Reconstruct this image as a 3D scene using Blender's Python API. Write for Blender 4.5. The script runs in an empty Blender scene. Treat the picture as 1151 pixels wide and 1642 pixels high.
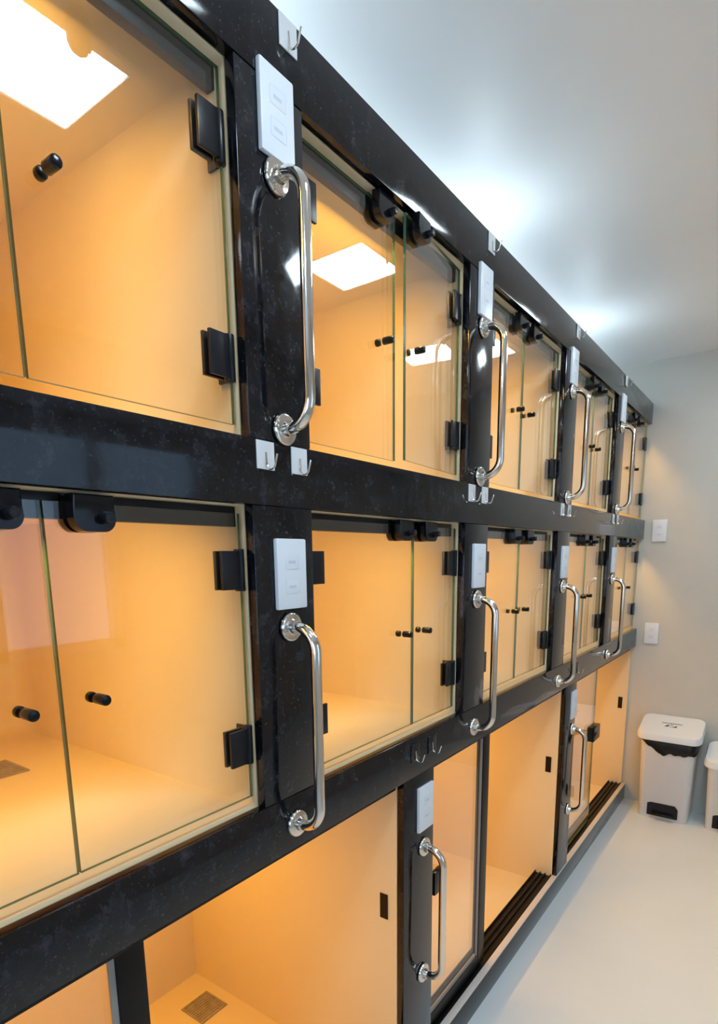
import bpy, bmesh, math, random
from mathutils import Vector, Matrix
random.seed(4)
S = bpy.context.scene
COL = S.collection
W, H = 1151.0, 1642.0

# ------------------------------------------------------------------ camera
F_PX, CX, CY = 945.032, 566.90, 1070.73
YAW, PITCH, ROLL = 0.635782, 0.184382, -0.013424
CAM = Vector((0.70539, 0.0, 1.49042))
fw = Vector((-math.sin(YAW)*math.cos(PITCH), math.cos(YAW)*math.cos(PITCH), -math.sin(PITCH)))
r0 = Vector((math.cos(YAW), math.sin(YAW), 0)); u0 = r0.cross(fw)
cr, sr = math.cos(ROLL), math.sin(ROLL)
right = cr*r0 + sr*u0; up = -sr*r0 + cr*u0
cd = bpy.data.cameras.new('camera'); cam = bpy.data.objects.new('camera', cd); COL.objects.link(cam)
m = Matrix((right, up, -fw)).transposed().to_4x4(); m.translation = CAM
cam.matrix_world = m
cd.sensor_fit = 'HORIZONTAL'; cd.sensor_width = 36.0
cd.lens = F_PX/W*36.0
cd.shift_x = (W/2 - CX)/W
cd.shift_y = (CY - H/2)/W
cd.clip_start = 0.02
S.camera = cam

# ------------------------------------------------------------------ world, exposure, light levels
wd = bpy.data.worlds.new('world'); S.world = wd; wd.use_nodes = True
wd.node_tree.nodes['Background'].inputs[0].default_value = (0.55, 0.72, 1.0, 1)
wd.node_tree.nodes['Background'].inputs[1].default_value = 4.0
S.view_settings.view_transform = 'Standard'; S.view_settings.look = 'None'
S.view_settings.exposure = 0.1; S.view_settings.gamma = 1.0
S.view_settings.use_curve_mapping = False
PANEL_E = 34.0          # ceiling panels, emission strength
PANEL_C = (0.74, 0.90, 1.0)
FILL_BAR_W = 13.0            # long LED bar added out of view on the kennel bank, lifts the ceiling
KENNEL_W = 3.1          # warm lamp in each kennel, watts
BOTTOM_W = 4.6
UP_W = 0.75              # uplights added out of view on the kennel bank
KENNEL_C = (1.0, 0.53, 0.055)

# ------------------------------------------------------------------ measures (metres)
PITCHY, Y1, PW = 0.77, 0.6908, 0.1462          # bay pitch, left edge of first visible post, post width
B0, B1, M0, M1, T0, T1 = 0.9533, 1.0583, 1.5769, 1.6791, 2.1957, 2.3027
YEND, ZC = 3.771, 2.525
XW = 2.0                                        # opposite wall
YB = -1.9                                       # wall behind the camera
DEEP = -0.86
GX = -0.025                                     # front face of the glass

# ------------------------------------------------------------------ materials
def newmat(name, base=(.8,.8,.8), rough=.5, metal=0.0, spec=.5):
    mt = bpy.data.materials.new(name); mt.use_nodes = True
    b = mt.node_tree.nodes['Principled BSDF']
    b.inputs['Base Color'].default_value = (*base, 1); b.inputs['Roughness'].default_value = rough
    b.inputs['Metallic'].default_value = metal; b.inputs['Specular IOR Level'].default_value = spec
    return mt
def nd(mt, t, **kw):
    n = mt.node_tree.nodes.new(t)
    for k, v in kw.items():
        if k in n.inputs: n.inputs[k].default_value = v
        else: setattr(n, k, v)
    return n
def lk(mt, a, ao, b, bi): mt.node_tree.links.new(a.outputs[ao], b.inputs[bi])
def ramp(mt, stops):
    r = nd(mt, 'ShaderNodeValToRGB'); e = r.color_ramp.elements
    e[0].position, e[0].color = stops[0][0], (*stops[0][1], 1)
    e[1].position, e[1].color = stops[-1][0], (*stops[-1][1], 1)
    for p, c in stops[1:-1]:
        x = e.new(p); x.color = (*c, 1)
    return r
def mottled(name, c1, c2, scale, rough, bump=0.0, spec=.5):
    mt = newmat(name, c1, rough, 0, spec); b = mt.node_tree.nodes['Principled BSDF']
    tc = nd(mt, 'ShaderNodeTexCoord'); n = nd(mt, 'ShaderNodeTexNoise', Scale=scale, Detail=5.0, Roughness=.6)
    lk(mt, tc, 'Object', n, 'Vector')
    r = ramp(mt, [(.3, c1), (.7, c2)]); lk(mt, n, 'Fac', r, 'Fac'); lk(mt, r, 'Color', b, 'Base Color')
    if bump:
        bp = nd(mt, 'ShaderNodeBump', Strength=bump, Distance=.002); lk(mt, n, 'Fac', bp, 'Height'); lk(mt, bp, 'Normal', b, 'Normal')
    return mt
def granite():
    mt = newmat('black_granite', (.01,.01,.013), .1, 0, .42); b = mt.node_tree.nodes['Principled BSDF']
    tc = nd(mt, 'ShaderNodeTexCoord')
    n1 = nd(mt, 'ShaderNodeTexNoise', Scale=26.0, Detail=9.0, Roughness=.74)
    n2 = nd(mt, 'ShaderNodeTexNoise', Scale=150.0, Detail=4.0, Roughness=.7)
    lk(mt, tc, 'Object', n1, 'Vector'); lk(mt, tc, 'Object', n2, 'Vector')
    r1 = ramp(mt, [(.38, (.0015,.0015,.003)), (.54, (.006,.007,.011)), (.72, (.034,.037,.048))]); lk(mt, n1, 'Fac', r1, 'Fac')
    r2 = ramp(mt, [(.60, (0,0,0)), (.76, (.05,.05,.045))]); lk(mt, n2, 'Fac', r2, 'Fac')
    mx = nd(mt, 'ShaderNodeMix', data_type='RGBA', blend_type='ADD'); mx.inputs[0].default_value = 1
    mt.node_tree.links.new(r1.outputs['Color'], mx.inputs[6]); mt.node_tree.links.new(r2.outputs['Color'], mx.inputs[7])
    mt.node_tree.links.new(mx.outputs[2], b.inputs['Base Color'])
    rr = ramp(mt, [(.3, (.04,)*3), (.75, (.16,)*3)]); lk(mt, n1, 'Fac', rr, 'Fac'); lk(mt, rr, 'Color', b, 'Roughness')
    return mt
def thin_glass(name, tint, edge, roughness=0.0):
    """Thin pane: clear transmission with a Schlick mirror reflection, the same for every ray."""
    mt = bpy.data.materials.new(name); mt.use_nodes = True; nt = mt.node_tree; nt.nodes.clear()
    out = nd(mt, 'ShaderNodeOutputMaterial'); tr = nd(mt, 'ShaderNodeBsdfTransparent'); gl = nd(mt, 'ShaderNodeBsdfGlossy')
    tr.inputs[0].default_value = (*tint, 1); gl.inputs['Roughness'].default_value = roughness
    gl.inputs[0].default_value = (1, 1, 1, 1)
    lw = nd(mt, 'ShaderNodeLayerWeight', Blend=.5)
    p = nd(mt, 'ShaderNodeMath', operation='POWER'); p.inputs[1].default_value = 4.0; lk(mt, lw, 'Facing', p, 0)
    ma = nd(mt, 'ShaderNodeMath', operation='MULTIPLY_ADD'); ma.inputs[1].default_value = .96; ma.inputs[2].default_value = .04
    lk(mt, p, 0, ma, 0)
    mx = nd(mt, 'ShaderNodeMixShader'); lk(mt, ma, 0, mx, 0); lk(mt, tr, 0, mx, 1); lk(mt, gl, 0, mx, 2); lk(mt, mx, 0, out, 0)
    return mt
def emissive(name, c, s):
    mt = bpy.data.materials.new(name); mt.use_nodes = True; nt = mt.node_tree; nt.nodes.clear()
    out = nd(mt, 'ShaderNodeOutputMaterial'); e = nd(mt, 'ShaderNodeEmission'); e.inputs[0].default_value = (*c, 1); e.inputs[1].default_value = s
    lk(mt, e, 0, out, 0); return mt

GRAN = granite()
LINER = mottled('cream_laminate', (.80,.63,.37), (.83,.66,.40), 3, .5)
WALLM = mottled('wall_paint', (.57,.56,.51), (.60,.59,.54), 6, .6, .04)
CEILM = mottled('ceiling_paint', (.82,.84,.85), (.85,.87,.88), 3, .45)
FLOORM = mottled('floor_resin', (.73,.77,.78), (.77,.81,.82), 2.5, .28)
CHROME = newmat('polished_steel', (.76,.72,.67), .1, 1.0)
BLACKM = newmat('black_coated_metal', (.008,.009,.013), .3, 0, .3)
BLACKG = newmat('black_gloss_fitting', (.004,.004,.006), .16, 0, .3)
ALUB = newmat('black_anodised_profile', (.006,.005,.005), .35, 0, .25)
SEAL = newmat('grey_gasket', (.28,.27,.25), .5)
SILLM = mottled('pale_stone_sill', (.62,.55,.50), (.70,.63,.58), 20, .3)
PLAST = newmat('white_plastic', (.78,.82,.88), .3)
PLAST2 = newmat('white_plastic_insert', (.76,.80,.86), .35)
HOOKW = newmat('satin_hook_plate', (.72,.74,.76), .28)
BINM = mottled('bin_plastic', (.68,.69,.71), (.71,.72,.74), 5, .4)
BINL = newmat('bin_lid_plastic', (.78,.83,.89), .35)
BAGM = newmat('black_bin_bag', (.006,.006,.007), .3, 0, .3)
INK = newmat('grey_ink', (.10,.11,.14), .6)
FAINT = newmat('faint_grey_print', (.60,.64,.71), .5)
GRATE = mottled('steel_grate', (.30,.24,.19), (.42,.34,.27), 40, .4)
GLASST = thin_glass('tinted_window_glass', (.62,.66,.66), None)
GLASS = thin_glass('clear_glass', (.985,.99,.98), None)
EDGE = newmat('glass_edge_green', (.06,.13,.08), .15)
LAMPM = emissive('lamp_lens_warm', (1,.62,.25), 6.0)
PANELM = emissive('panel_diffuser', PANEL_C, PANEL_E)
UPM = emissive('added_lamp_lens', PANEL_C, 5.0)  # lens glow of the lamps added on the roof slab
FRAMEW = newmat('white_frame', (.8,.8,.8), .4)
DOORM = mottled('door_laminate', (.62,.60,.55), (.66,.64,.58), 5, .45)

# ------------------------------------------------------------------ mesh helpers
class MB:
    def __init__(self): self.bm = bmesh.new()
    def box(self, x0, x1, y0, y1, z0, z1, bev=0.0, mi=0):
        g = bmesh.ops.create_cube(self.bm, size=1)
        vs = g['verts']
        for v in vs:
            v.co = Vector((x0 + (v.co.x+.5)*(x1-x0), y0 + (v.co.y+.5)*(y1-y0), z0 + (v.co.z+.5)*(z1-z0)))
        fs = {f for v in vs for f in v.link_faces}
        for f in fs: f.material_index = mi
        if bev:
            es = list({e for v in vs for e in v.link_edges})
            bmesh.ops.bevel(self.bm, geom=es, offset=bev, segments=2, profile=.6, affect='EDGES')
        return self
    def cyl(self, a, b, r1, r2=None, seg=20, bev=0.0):
        a = Vector(a); b = Vector(b); d = b - a; r2 = r1 if r2 is None else r2
        mt = Matrix.Translation((a+b)/2) @ d.to_track_quat('Z', 'Y').to_matrix().to_4x4()
        g = bmesh.ops.create_cone(self.bm, cap_ends=True, segments=seg, radius1=r1, radius2=r2, depth=d.length, matrix=mt)
        if bev:
            vs = set(g['verts'])
            es = [e for e in {e for v in vs for e in v.link_edges} if any(len(f.verts) > 4 for f in e.link_faces)]
            bmesh.ops.bevel(self.bm, geom=es, offset=bev, segments=2, profile=.5, affect='EDGES')
        return self
    def tube(self, pts, r, seg=14, cap=True):
        pts = [Vector(p) for p in pts]; rings = []
        ref = None
        for i, p in enumerate(pts):
            t = (pts[min(i+1, len(pts)-1)] - pts[max(i-1, 0)]).normalized()
            if ref is None:
                ref = Vector((0,1,0)) if abs(t.y) < .9 else Vector((1,0,0))
            n = (ref - t*ref.dot(t)).normalized(); b = t.cross(n); ref = n
            rings.append([self.bm.verts.new(p + r*(math.cos(2*math.pi*k/seg)*n + math.sin(2*math.pi*k/seg)*b)) for k in range(seg)])
        for A, B in zip(rings, rings[1:]):
            for k in range(seg):
                self.bm.faces.new((A[k], A[(k+1) % seg], B[(k+1) % seg], B[k]))
        if cap:
            self.bm.faces.new(rings[0][::-1]); self.bm.faces.new(rings[-1])
        return self
    def prism(self, outline, x0, x1, bev=0.0):
        """outline: (y, z) points, extruded from x0 to x1."""
        a = [self.bm.verts.new((x0, y, z)) for y, z in outline]; b = [self.bm.verts.new((x1, y, z)) for y, z in outline]
        n = len(a)
        f1 = self.bm.faces.new(a[::-1]); f2 = self.bm.faces.new(b)
        for k in range(n): self.bm.faces.new((a[k], a[(k+1) % n], b[(k+1) % n], b[k]))
        if bev:
            bmesh.ops.bevel(self.bm, geom=list(f2.edges), offset=bev, segments=2, profile=.5, affect='EDGES')
        return self
    def loft(self, rings, mi=0, cap=True):
        vs = [[self.bm.verts.new(p) for p in r] for r in rings]; n = len(vs[0])
        for A, B in zip(vs, vs[1:]):
            for k in range(n): self.bm.faces.new((A[k], A[(k+1) % n], B[(k+1) % n], B[k])).material_index = mi
        if cap: self.bm.faces.new(vs[0][::-1]); self.bm.faces.new(vs[-1])
        return self
    def build(self, name, mats, parent=None, loc=(0,0,0), rot=(0,0,0), smooth=True):
        bmesh.ops.recalc_face_normals(self.bm, faces=self.bm.faces)
        me = bpy.data.meshes.new(name); self.bm.to_mesh(me); self.bm.free()
        for mt in (mats if isinstance(mats, (list, tuple)) else [mats]): me.materials.append(mt)
        if smooth:
            me.polygons.foreach_set('use_smooth', [True]*len(me.polygons)); me.set_sharp_from_angle(angle=math.radians(35))
        o = bpy.data.objects.new(name, me); COL.objects.link(o)
        if parent: o.parent = parent
        o.location = loc; o.rotation_euler = rot
        return o
def tag(o, label=None, cat=None, group=None, kind=None):
    for k, v in (('label', label), ('category', cat), ('group', group), ('kind', kind)):
        if v: o[k] = v
    return o
def thing(name, loc, label, cat, group=None, rz=0):
    o = bpy.data.objects.new(name, None); COL.objects.link(o); o.empty_display_size = .05
    o.location = loc; o.rotation_euler = (0, 0, rz)
    return tag(o, label, cat, group)
def struct(mb, name, mt): return tag(mb.build(name, mt, smooth=False), kind='structure')
def copy_tree(o, parent=None):
    c = o.copy(); COL.objects.link(c)
    if parent: c.parent = parent
    for ch in o.children: copy_tree(ch, c)
    return c

# ------------------------------------------------------------------ room
XL = -0.92
struct(MB().box(XL-.1, XW+.1, YB-.1, YEND+.1, -.1, 0), 'floor', FLOORM)
struct(MB().box(XL-.1, XW+.1, YB-.1, YEND+.1, ZC, ZC+.1), 'ceiling', CEILM)
struct(MB().box(XL-.1, XL, YB, YEND, 0, ZC), 'wall_left', WALLM)
struct(MB().box(XL-.1, XW+.1, YEND, YEND+.1, 0, ZC), 'wall_end', WALLM)
BX0, BX1, BZ0, BZ1 = .1, 1.7, .95, 2.2
struct(MB().box(XL-.1, BX0, YB-.1, YB, 0, ZC).box(BX1, XW+.1, YB-.1, YB, 0, ZC).box(BX0, BX1, YB-.1, YB, 0, BZ0).box(BX0, BX1, YB-.1, YB, BZ1, ZC), 'wall_back', WALLM)
f = MB()
for a, b in ((BX0, BX0+.05), (.87, .93), (BX1-.05, BX1)): f.box(a, b, YB-.07, YB-.02, BZ0, BZ1)
f.box(BX0, BX1, YB-.07, YB-.02, BZ0, BZ0+.05).box(BX0, BX1, YB-.07, YB-.02, BZ1-.05, BZ1)
wn = struct(f, 'added_window', FRAMEW)  # unseen window added behind the camera to brighten ceiling and end wall
for a, b in ((BX0+.05, .87), (.93, BX1-.05)):
    MB().box(a, b, YB-.048, YB-.042, BZ0+.05, BZ1-.05).build('pane', GLASS, wn, smooth=False)
WY0, WY1, WZ0, WZ1 = .55, 1.75, 1.05, 2.15
struct(MB().box(XW, XW+.1, YB, WY0, 0, ZC).box(XW, XW+.1, WY1, YEND, 0, ZC).box(XW, XW+.1, WY0, WY1, 0, WZ0).box(XW, XW+.1, WY0, WY1, WZ1, ZC), 'wall_right', WALLM)
f = MB()
for a, b in ((WY0, WY0+.05), (1.12, 1.18), (WY1-.05, WY1)): f.box(XW+.02, XW+.07, a, b, WZ0, WZ1)
f.box(XW+.02, XW+.07, WY0, WY1, WZ0, WZ0+.05).box(XW+.02, XW+.07, WY0, WY1, WZ1-.05, WZ1)
wn = struct(f, 'window_1', FRAMEW)
for a, b in ((WY0+.05, 1.12), (1.18, WY1-.05)):
    MB().box(XW+.042, XW+.048, a, b, WZ0+.05, WZ1-.05).build('pane', GLASST, wn, smooth=False)
dr = struct(MB().box(XW-.03, XW-.001, -1.1, -.25, 0, 2.1, .004), 'door_1', DOORM)
MB().cyl((XW-.03, -.33, 1.02), (XW-.07, -.33, 1.02), .012).cyl((XW-.066, -.34, 1.02), (XW-.066, -.22, 1.02), .009).build('door_handle', CHROME, dr)

# ceiling panels in a row over the aisle
def panel(y, label):
    t = thing('ceiling_light', (.61, y, ZC), label, 'ceiling light', 'square ceiling panels over the aisle')
    fr = MB(); h = .125
    for a in ((-h-.012, -h, -h-.012, h+.012), (h, h+.012, -h-.012, h+.012), (-h, h, -h-.012, -h), (-h, h, h, h+.012)):
        fr.box(a[0], a[1], a[2], a[3], -.022, -.0005)
    fr.build('frame', FRAMEW, t, smooth=False)
    MB().box(-h, h, -h, h, -.018, -.002).build('diffuser', PANELM, t, smooth=False)
panel(-.32, 'square white ceiling panel light behind the camera end of the aisle')
panel(.78, 'square white ceiling panel light mirrored in the nearest upper glass door')
panel(1.88, 'square white ceiling panel light mirrored in the second upper kennel')
panel(2.98, 'square white ceiling panel light mirrored at the third upper kennel')

# small rounded fitting hanging beside the nearest panel, mirrored as a dark notch in its reflection
t = thing('ceiling_fitting', (.453, .775, ZC), 'small rounded ceiling fitting seen only as a notch in the nearest panel reflection', 'fitting')
MB().cyl((0, 0, -.0005), (0, 0, -.006), .018, .016, 24).build('base', SEAL, t)
MB().loft([[(.024*q*math.cos(2*math.pi*k/20), .024*q*math.sin(2*math.pi*k/20), -z) for k in range(20)] for z, q in
           ((.0062, .75), (.03, 1), (.05, .98), (.062, .75), (.069, .35))]).build('bulb_end', SEAL, t)

# ------------------------------------------------------------------ the granite kennel bank
fr = thing('kennel_rack', (0, 0, 0), 'black granite framework of beams and posts with three tiers of kennels', 'kennel rack')
Y0 = Y1 - PITCHY - .0005
for a, b in ((B0, B1), (M0, M1), (T0, T1)):
    MB().box(-.02, 0, Y0, YEND-.0005, a, b, .0015).build('beam', GRAN, fr)
posts = [Y1 + k*PITCHY for k in range(-1, 4)]
for y in posts:
    for a, b in ((B1, M0), (M1, T0)):
        MB().box(-.02, -.0012, y, y+PW, a+.0006, b-.0006, .0015).build('post', GRAN, fr)
BPOST = [-.128, 1.156, 2.440]
for y in BPOST:
    MB().box(-.02, -.0012, y, y+.150, .0995, B0-.0006, .0015).build('post', GRAN, fr)
MB().box(-.02, 0, Y0, YEND-.0005, 0.0, .0925, .001).build('plinth', GRAN, fr)
MB().box(-.0205, .0015, Y0, YEND-.0005, .093, .099, .0015).build('sill_strip', SILLM, fr)
tag(MB().box(-.90, -.0205, Y0, YEND-.0005, T0+.014, T0+.034, .001).build('top_slab', GRAN), 'polished black granite slab roofing the whole kennel bank, behind its top beam', 'slab')
# unseen cool lamps added on the roof slab to make the ceiling glow
for y, nm in ((.78, 'nearest'), (1.88, 'middle'), (2.98, 'farthest')):
    t = thing('added_uplight', (-.17, y, T0+.034), '%s of three small added uplights hidden on the roof slab making the ceiling glow' % nm, 'added lamp', 'added uplights on the roof slab')
    MB().cyl((0, 0, .0003), (0, 0, .03), .055, .06, 28, .003).build('housing', FRAMEW, t)
    MB().cyl((0, 0, .0302), (0, 0, .032), .05, .05, 28).build('lens', UPM, t)
    ld = bpy.data.lights.new('added_uplight', 'AREA'); ld.shape = 'DISK'; ld.size = .09; ld.energy = UP_W; ld.color = PANEL_C
    lo = bpy.data.objects.new('added_uplight_lamp', ld); COL.objects.link(lo); lo.parent = t; lo.location = (0, 0, .036); lo.rotation_euler = (math.pi, 0, 0)

t = thing('led_bar', (-.52, 1.86, T0+.034), 'long added LED bar hidden along the back of the roof slab to brighten the ceiling', 'added lamp')  # unseen bar added to raise the brightness of the whole ceiling
MB().box(-.02, .02, -1.8, 1.8, .0003, .02, .002).build('housing', FRAMEW, t)
MB().box(-.015, .015, -1.79, 1.79, .0202, .022).build('lens', UPM, t, smooth=False)
ld = bpy.data.lights.new('led_bar', 'AREA'); ld.shape = 'RECTANGLE'; ld.size = .03; ld.size_y = 3.58; ld.energy = FILL_BAR_W; ld.color = PANEL_C
lo = bpy.data.objects.new('added_bar_light', ld); COL.objects.link(lo); lo.parent = t; lo.location = (0, 0, .026); lo.rotation_euler = (math.pi, 0, 0)

# ------------------------------------------------------------------ kennel parts
def liner(y0, y1, z0, z1, x0, x1, root, cove=.05):
    """open-fronted cream box, inner faces at the given bounds, with coved inner corners"""
    bm = bmesh.new(); g = bmesh.ops.create_cube(bm, size=1)
    for v in g['verts']:
        v.co = Vector((x0+(v.co.x+.5)*(x1-x0), y0+(v.co.y+.5)*(y1-y0), z0+(v.co.z+.5)*(z1-z0)))
    front = [f for f in bm.faces if all(abs(v.co.x-x1) < 1e-6 for v in f.verts)]
    bmesh.ops.delete(bm, geom=front, context='FACES_ONLY')
    if cove:
        es = [e for e in bm.edges if all(abs(v.co.x-x0) < 1e-6 for v in e.verts)]
        bmesh.ops.bevel(bm, geom=es, offset=cove, segments=4, profile=.5, affect='EDGES')
    bmesh.ops.recalc_face_normals(bm, faces=bm.faces)
    mb = MB(); mb.bm.free(); mb.bm = bm
    o = mb.build('liner', LINER, root)
    s = o.modifiers.new('thickness', 'SOLIDIFY'); s.thickness = .011; s.offset = 1.0; s.use_even_offset = False
    return o
def drain(root, x, y, z, s):
    f = MB()
    f.box(x-s, x+s, y-s, y-s+.006, z, z+.003).box(x-s, x+s, y+s-.006, y+s, z, z+.003)
    f.box(x-s, x-s+.006, y-s+.006, y+s-.006, z, z+.003).box(x+s-.006, x+s, y-s+.006, y+s-.006, z, z+.003)
    f.box(x-s+.006, x+s-.006, y-s+.006, y+s-.006, z+.0001, z+.0006)
    n = 9
    for k in range(n):
        a = x-s+.008+(2*s-.016)*k/n
        f.box(a, a+.004, y-s+.006, y+s-.006, z+.0006, z+.0028)
    for k in range(3):
        a = y-s+.02+(2*s-.04)*k/2.4
        f.box(x-s+.006, x+s-.006, a, a+.004, z+.0006, z+.0024)
    f.build('floor_drain', GRATE, root, smooth=False)
def lamp(root, x, hw, z, watts):
    """warm LED bar under the kennel roof, just behind the lintel"""
    l = MB().box(x-.010, x+.010, -hw+.03, hw-.03, z-.008, z-.0002, .001).build('led_bar', FRAMEW, root)
    MB().box(x-.008, x+.006, -hw+.035, hw-.035, z-.0098, z-.0081).build('lens', LAMPM, l, smooth=False)
    ld = bpy.data.lights.new('kennel_light', 'AREA'); ld.shape = 'RECTANGLE'; ld.size = 2*hw-.08; ld.size_y = .014
    ld.energy = watts; ld.color = KENNEL_C
    lo = bpy.data.objects.new('kennel_light', ld); COL.objects.link(lo); lo.parent = l
    d = Vector((-.22 if x > -.3 else 0, 0, -.97)).normalized(); yx = Vector((0, 1, 0)); zz = -d.normalized()
    mt = Matrix((yx, zz.cross(yx), zz)).transposed().to_4x4(); mt.translation = (x-.002, 0, z-.0125); lo.matrix_local = mt
def dome(w, h, n=10):
    """latch outline: flat top, rounded bottom corners"""
    r = .017; pts = [(-w/2, h), ]
    for k in range(n+1):
        a = math.pi + (math.pi/2)*k/n; pts.append((-w/2+r+r*math.cos(a), r+r*math.sin(a)))
    for k in range(n+1):
        a = 1.5*math.pi + (math.pi/2)*k/n; pts.append((w/2-r+r*math.cos(a), r+r*math.sin(a)))
    pts.append((w/2, h)); return pts
def glass_door(root, ylocal, zb, w, h, s, open_deg=0.0, latch_off=.056):
    """s=+1: hinged at its low-y edge; s=-1: hinged at its high-y edge. Local frame of the kennel root."""
    mb = MB(); a, b = sorted((0, s*w))
    mb.box(-.006, 0, a, b, 0, h)
    for fc in mb.bm.faces:
        fc.material_index = 0 if abs(fc.calc_center_median().x + .003) > .0025 else 1
    d = mb.build('glass_door', [GLASS, EDGE], root, (GX, ylocal, zb), (0, 0, math.radians(open_deg)), smooth=False)
    for hz in (.096, h-.090):
        g = MB()
        y0, y1 = sorted((s*.010, s*.047))
        g.box(.0006, .0065, y0, y1, hz-.031, hz+.031, .001).box(-.0145, -.0086, y0, y1, hz-.031, hz+.031, .001)
        g.cyl((-.002, s*.003, hz-.034), (-.002, s*.003, hz+.034), .0085, seg=16, bev=.001)
        g.box(-.034, -.0095, *sorted((-s*.0055, -s*.0015)), hz-.031, hz+.031)
        g.build('hinge', BLACKM, d)
    ye = s*(w-latch_off)
    k = MB()
    k.cyl((.0005, s*(w-.045), h*.48), (.024, s*(w-.045), h*.48), .0075, seg=20, bev=.002)
    k.cyl((-.0085, s*(w-.045), h*.48), (-.018, s*(w-.045), h*.48), .0075, seg=20, bev=.002)
    k.build('door_knob', BLACKG, d)
    l = MB(); o = [(ye+p, h+.010-.046+q) for p, q in dome(.056, .046)]
    l.prism(o, .0006, .018, .003).prism(o, -.022, -.0086)
    l.build('latch', BLACKG, d)
    # the key cylinder belongs to the latch and sits in the same mesh level
    c = MB().cyl((.018, ye+.012, h-.018), (.032, ye+.012, h-.018), .0075, .0065, 18, .001)
    c.build('key_cylinder', BLACKM, d)
    return d

COLN = ['nearest, cut by the left edge of the photo', 'second from the left', 'third from the left', 'fourth from the left', 'farthest, against the end wall']
def upper_kennel(k, row):
    y0 = Y1 + (k-1)*PITCHY + PW; y1 = y0 + PITCHY - PW
    z0, z1 = ((B1, M0), (M1, T0))[row]
    yc = (y0+y1)/2; hw = (y1-y0)/2
    seam = {(0,0): .366, (0,1): .366, (1,1): 1.155, (1,0): 1.236, (2,0): 1.915, (2,1): 1.897}.get((k, row), yc+.012) - yc
    t = thing('kennel', (0, yc, z0), '%s-tier glass-fronted kennel lit warm inside, %s' % (('middle', 'top')[row], COLN[k]), 'kennel', 'glass-fronted kennels in two tiers')
    hh = z1-z0
    liner(-hw+.0008, hw-.0008, .0008, hh-.0008, DEEP, -.0215, t)
    MB().box(-.056, -.040, -hw+.002, hw-.002, hh-.034, hh-.002, .001).build('door_stop', BLACKM, t)
    drain(t, -.60, .11, .0012, .055)
    lamp(t, -.070, hw-.12, hh-.001, KENNEL_W)
    lo = -hw+.0075; hi = hw-.0075; gap = .003
    ol, orr = {(1,1): (0, 4.7)}.get((k, row), (0, 0))
    glass_door(t, lo, .020, seam-gap/2-lo, hh-.034, 1, ol)
    glass_door(t, hi, .020, hi-seam-gap/2, hh-.034, -1, orr)
for row in (1, 0):
    for k in range(5): upper_kennel(k, row)

# ------------------------------------------------------------------ bottom tier: sliding glass doors on a track
BNAME = ['nearest bottom-tier kennel with open sliding door and a steel floor drain', 'middle bottom-tier kennel with half-open sliding door in black frame', 'far bottom-tier kennel beside the end wall, black lock on its glass']
BOPEN = [(.022, 1.156), (1.306, 2.440), (2.590, YEND-.012)]
LEAF = [(-.10, .455, True), (1.172, 1.742, True), (2.600, 3.095, False)]
for k in range(3):
    y0, y1 = BOPEN[k]; yc = (y0+y1)/2
    t = thing('bottom_kennel', (0, yc, .05), BNAME[k], 'kennel', 'bottom-tier kennels with sliding doors')
    a, b = y0-yc, y1-yc; hh = B0-.05-.001
    # shell: walls, floor and roof with sharp corners; the left wall starts behind the track
    bm = MB()
    bm.box(DEEP, -.0965, a-.012, a, -.012, hh); bm.box(DEEP, -.0215, b, b+.0115, -.012, hh)
    bm.box(DEEP-.012, DEEP, a-.012, b+.0115, -.012, hh); bm.box(DEEP, -.0965, a, b, -.012, 0); bm.box(DEEP, -.0965, a, b, hh-.012, hh)
    bm.build('liner', LINER, t, smooth=False)
    ts = a-.125
    MB().box(-.096, -.0225, ts, b-.0005, -.049, .036).build('sill', SILLM, t, smooth=False)
    tr = MB().box(-.096, -.0225, ts, b-.0005, .0362, .041)
    for x in (-.096, -.073, -.052, -.027): tr.box(x, x+.004, ts, b-.0005, .041, .050)
    tr.build('bottom_track', ALUB, t, smooth=False)
    MB().box(-.096, -.024, ts, b-.0005, hh-.022, hh-.001).build('top_track', ALUB, t, smooth=False)
    MB().box(-.072, -.048, b-.002, b-.0002, .52, .59, .0008).build('strike_slot', BLACKG, t, smooth=False)
    drain(t, -.705, b-.092, .0012, .052)
    lamp(t, -.56, (b-a)/2-.22, hh-.0125, BOTTOM_W)
    l0, l1, framed = LEAF[k]; l0 -= yc; l1 -= yc; zt = hh-.024
    if framed:
        d = MB().box(-.049, -.041, l0+.02, l1-.03, .07, zt-.0005); d = d.build('sliding_door', GLASS, t, smooth=False)
        s = MB().box(-.057, -.033, l1-.048, l1, .052, zt, .002).box(-.057, -.033, l0, l0+.035, .052, zt, .002)
        s.box(-.056, -.034, l0+.035, l1-.048, .052, .098, .001)
        s.build('door_frame', ALUB, d)
        g = MB().box(-.0408, -.036, l1-.058, l1-.0485, .0985, zt).box(-.0408, -.036, l0+.036, l1-.065, .0985, .112)
        g.build('gasket', SEAL, d, smooth=False)
        ly = (1.306-yc)+.056 if k == 1 else l0+.2
        MB().box(-.0408, -.0235, ly, ly+.05, .49, .56, .003).build('door_lock', BLACKG, d)
    else:
        mb = MB().box(-.049, -.041, l0, l1, .052, zt)
        for fc in mb.bm.faces: fc.material_index = 0 if abs(fc.calc_center_median().x + .045) > .0035 else 1
        d = mb.build('sliding_door', [GLASS, EDGE], t, smooth=False)
        MB().box(-.062, -.0235, l1-.06, l1+.055, .50, .575, .004).build('door_lock', BLACKG, d)

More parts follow.
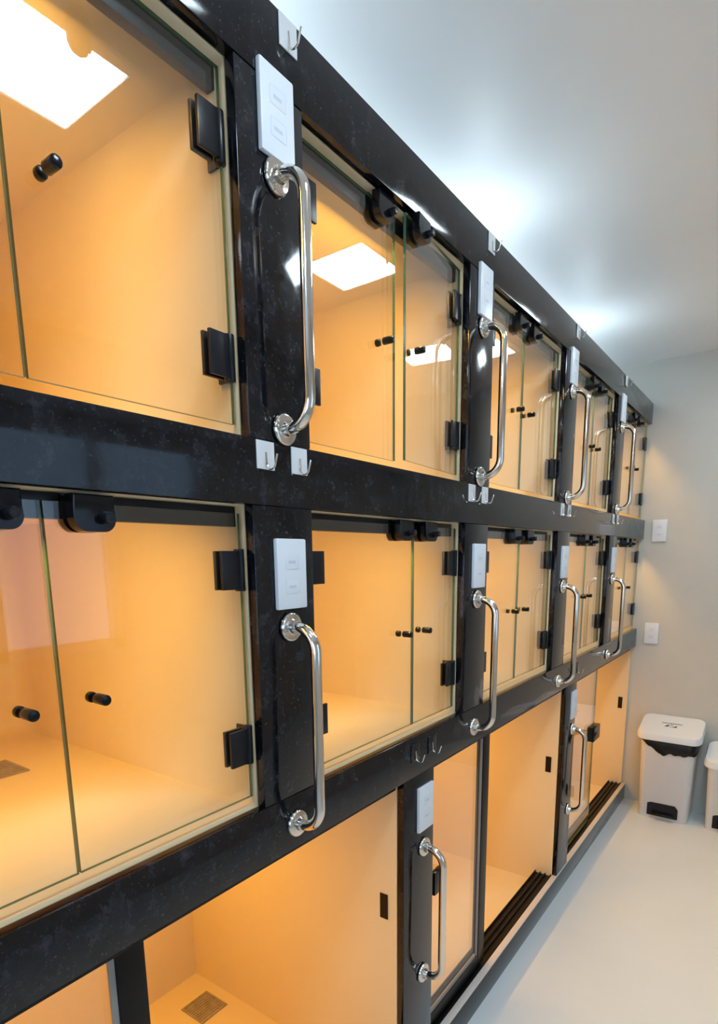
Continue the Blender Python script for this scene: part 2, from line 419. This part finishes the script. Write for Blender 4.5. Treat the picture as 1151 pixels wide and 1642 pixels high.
# ------------------------------------------------------------------ grab bars, outlet plates, hooks
ORD = ['nearest', 'second', 'third', 'farthest']
def bar_proto(length):
    t = bpy.data.objects.new('grab_bar', None); COL.objects.link(t)
    R, X = .042, .058; h = length/2; pts = [(.004, 0, -h)]
    for k in range(9):
        a = k/8*math.pi/2; pts.append((X-R+R*math.sin(a), 0, -h+R-R*math.cos(a)))
    for k in range(9):
        a = k/8*math.pi/2; pts.append((X-R+R*math.cos(a), 0, h-R+R*math.sin(a)))
    pts.append((.004, 0, h))
    MB().tube(pts, .0098, 18).build('tube', CHROME, t)
    for z in (-h, h):
        MB().cyl((.0003, 0, z), (.0075, 0, z), .0265, .0245, 30, .002).cyl((.007, 0, z), (.016, 0, z), .0145, .0125, 24).build('flange', CHROME, t)
    return t
def plate_proto(w=.074, h=.120):
    t = bpy.data.objects.new('outlet_plate', None); COL.objects.link(t)
    MB().box(.0003, .0095, -w/2, w/2, -h/2, h/2, .003).build('plate', PLAST, t)
    for z in (.021, -.021):
        MB().box(.0094, .0099, -.017, .017, z-.0125, z+.0125, .0006).build('outlet_module', PLAST2, t)
    for z in (.021, -.021):
        MB().box(.0099, .0101, -.010, .008, z-.003, z+.002).build('printed_mark', FAINT, t)
    return t
def place(proto, used, loc, label, cat, group, rz=0):
    o = proto if not used else copy_tree(proto)
    o.location = loc; o.rotation_euler = (0, 0, rz); tag(o, label, cat, group); return o
bar = bar_proto(.370); plate = plate_proto(); n = 0; m_ = 0
GB = 'steel grab bars on the black posts'; GP = 'white plates on the posts and wall'
for i in range(4):
    y = Y1 + i*PITCHY + .0775
    for row, z in ((1, 1.886), (0, 1.187)):
        place(bar, n, (0, y, z), 'bent steel grab bar on the %s black post of the %s tier' % (ORD[i], ('middle', 'top')[row]), 'handle', GB); n += 1
for i, y in ((0, 1.252), (1, 2.545)):
    place(bar, n, (0, y, .563), 'bent steel grab bar on the %s black post of the bottom tier' % ('nearer', 'farther')[i], 'handle', GB); n += 1
for i in range(4):
    y = Y1 + i*PITCHY + .080
    for row, z in ((1, 2.153), (0, 1.464)):
        place(plate, m_, (-.0012, y, z), 'white outlet plate on the %s black post of the %s tier' % (ORD[i], ('middle', 'top')[row]), 'outlet plate', GP); m_ += 1
for i, y in ((0, 1.254), (1, 2.545)):
    place(plate, m_, (-.0012, y, .858), 'white outlet plate on the %s black post of the bottom tier' % ('nearer', 'farther')[i], 'outlet plate', GP); m_ += 1
for z, wd_ in ((1.618, 'upper'), (1.037, 'lower')):
    place(plate, 1, (.080, YEND, z), '%s of the two white outlet plates on the pale end wall' % wd_, 'outlet plate', GP, -math.pi/2)

def hook_proto(w=.040, h=.044, mat=HOOKW):
    t = bpy.data.objects.new('wall_hook', None); COL.objects.link(t)
    MB().box(.0003, .0025, -w/2, w/2, -h/2, h/2, .0008).build('backplate', mat, t)
    pts = [(.003, 0, h*.1), (.004, 0, -h*.28)]
    for k in range(9):
        a = math.pi + k/8*math.pi*.8; pts.append((.014+.010*math.cos(a), 0, -h*.28+.010*math.sin(a)))
    pts.append((.028, 0, -h*.28+.012))
    MB().tube(pts, .0016, 8).build('hook', CHROME, t)
    return t
hk = hook_proto(); q = 0; HG = 'small steel hooks on the black beams'
for i in range(4):
    y = Y1 + i*PITCHY
    for j, dy in enumerate((.031, .113)):
        place(hk, q, (0, y+dy, 1.655), '%s hook of the pair on the middle beam under the %s post' % (('left', 'right')[j], ORD[i]), 'hook', HG); q += 1
    place(hk, q, (0, y+.115, 2.279), 'single small hook on the top beam above the %s post' % ORD[i], 'hook', HG); q += 1
hk2 = hook_proto(mat=GRAN)
place(hk2, 0, (0, 1.205, 1.017), 'left hook of the pair on the bottom beam above the nearer bottom post', 'hook', HG)
place(hk2, 1, (0, 1.290, 1.017), 'right hook of the pair on the bottom beam above the nearer bottom post', 'hook', HG)
place(hk2, 1, (0, 2.575, 1.012), 'single dark hook on the bottom beam above the farther bottom post', 'hook', HG)

# ------------------------------------------------------------------ pedal bins
def rr(cx, cy, hx, hy, r, z, n=5, tilt=0.0):
    pts = []
    for sx, sy, a0 in ((1,1,0), (-1,1,90), (-1,-1,180), (1,-1,270)):
        for k in range(n):
            a = math.radians(a0 + 90*k/(n-1))
            x = cx+sx*(hx-r)+r*math.cos(a); y = cy+sy*(hy-r)+r*math.sin(a)
            pts.append((x, y, z + tilt*(y-cy)))
    return pts
def bin_(name, loc, hx, hy, h, label, bag=True):
    t = thing(name, loc, label, 'bin', 'pedal bins by the end wall')
    b = MB()
    b.loft([rr(0, 0, hx*.90, hy*.88, .03, 0), rr(0, 0, hx*.90, hy*.88, .03, .03), rr(0, 0, hx*.905, hy*.885, .032, .031), rr(0, 0, hx, hy, .035, h)], cap=False)
    b.bm.faces.new([v for v in b.bm.verts][:20][::-1])
    b.build('body', BINM, t)
    # pedal recess: dark arch low on the front
    yb = -hy*.885
    out = [(-.078, .018), (.078, .018), (.078, .075), (.062, .095), (-.062, .095), (-.078, .088)]
    p = MB()
    vs = [p.bm.verts.new((x, yb-.0035-(z*.02), z)) for x, z in out]; vb = [p.bm.verts.new((x, yb+.01, z)) for x, z in out]
    p.bm.faces.new(vs); p.bm.faces.new(vb[::-1])
    for k in range(6): p.bm.faces.new((vs[k], vs[(k+1) % 6], vb[(k+1) % 6], vb[k]))
    p.build('pedal_recess', BLACKM, t, smooth=False)
    MB().box(-.055, .055, yb-.026, yb-.004, .026, .042, .003).build('pedal', BAGM, t)
    # sloped lid, higher at the wall
    sl = .30; hx2, hy2 = hx*1.16, hy*1.06
    l = MB().loft([rr(0, 0, hx2, hy2, .045, h+.012, tilt=sl), rr(0, 0, hx2, hy2, .045, h+.034, tilt=sl), rr(0, 0, hx2*.96, hy2*.94, .042, h+.046, tilt=sl), rr(0, 0, hx2*.80, hy2*.72, .035, h+.050, tilt=sl)])
    l = l.build('lid', BINL, t)
    if bag:
        g = MB(); base = rr(0, 0, hx*1.02, hy*1.02, .037, 0); lo = []
        for k in range(len(base)):
            a, c = Vector(base[k]), Vector(base[(k+1) % len(base)]); m2 = max(1, int((c-a).length/.012))
            lo += [tuple(a.lerp(c, i2/m2)) for i2 in range(m2)]
        top, mid, bot = [], [], []
        for k, (x, y, z) in enumerate(lo):
            u = (x+hx)/(2*hx)
            if y < -hy*.7: drop = .030 + .062*min(1, u/.42) + (.016*max(0, 1-abs(u-.42)/.12)) - .012*max(0, u-.5)
            elif x > hx*.7: drop = .085 - .03*(y+hy)/(2*hy)
            else: drop = .03
            drop += .004*math.sin(k*1.7) + .003*math.sin(k*.6)
            bulge = 1.012 + .010*math.sin(k*1.1)
            top.append((x*.99, y*.99, h+.014+sl*y)); mid.append((x*bulge, y*bulge, h-drop*.5+sl*y*.4)); bot.append((x*1.004, y*1.004, h-drop))
        g.loft([bot, mid, top], cap=False)
        o = g.build('bin_bag', BAGM, t); s = o.modifiers.new('thickness', 'SOLIDIFY'); s.thickness = .002
    # printed marks on the lid: a line of small print and a pictogram
    pm = MB()
    def mark(x0, x1, y0, y1):
        z = lambda y: h+.0503+sl*y
        v = [pm.bm.verts.new(c) for c in ((x0, y0, z(y0)), (x1, y0, z(y0)), (x1, y1, z(y1)), (x0, y1, z(y1)))]
        w = [pm.bm.verts.new((a.co.x, a.co.y, a.co.z+.0006)) for a in v]
        pm.bm.faces.new(w); pm.bm.faces.new(v[::-1])
        for k in range(4): pm.bm.faces.new((v[k], v[(k+1) % 4], w[(k+1) % 4], w[k]))
    x = -.052
    while x < .05:
        w_ = random.uniform(.004, .009); mark(x, x+w_, .010, .018); x += w_+.002
    mark(-.034, -.016, -.022, -.014); mark(-.026, -.010, -.013, -.003); mark(-.004, .004, -.006, .002); mark(.006, .026, -.024, -.016); mark(.016, .028, -.014, -.008); mark(-.006, .0, -.026, -.021)
    pm.build('printed_mark', INK, l, smooth=False)
    return t
bin_('pedal_bin', (.242, 3.655, 0), .140, .108, .485, 'tall white pedal bin with black bag hanging under its lid, by end wall')
bin_('pedal_bin', (.565, 3.655, 0), .125, .105, .375, 'lower white pedal bin cut off by the right edge of the photo', bag=False)
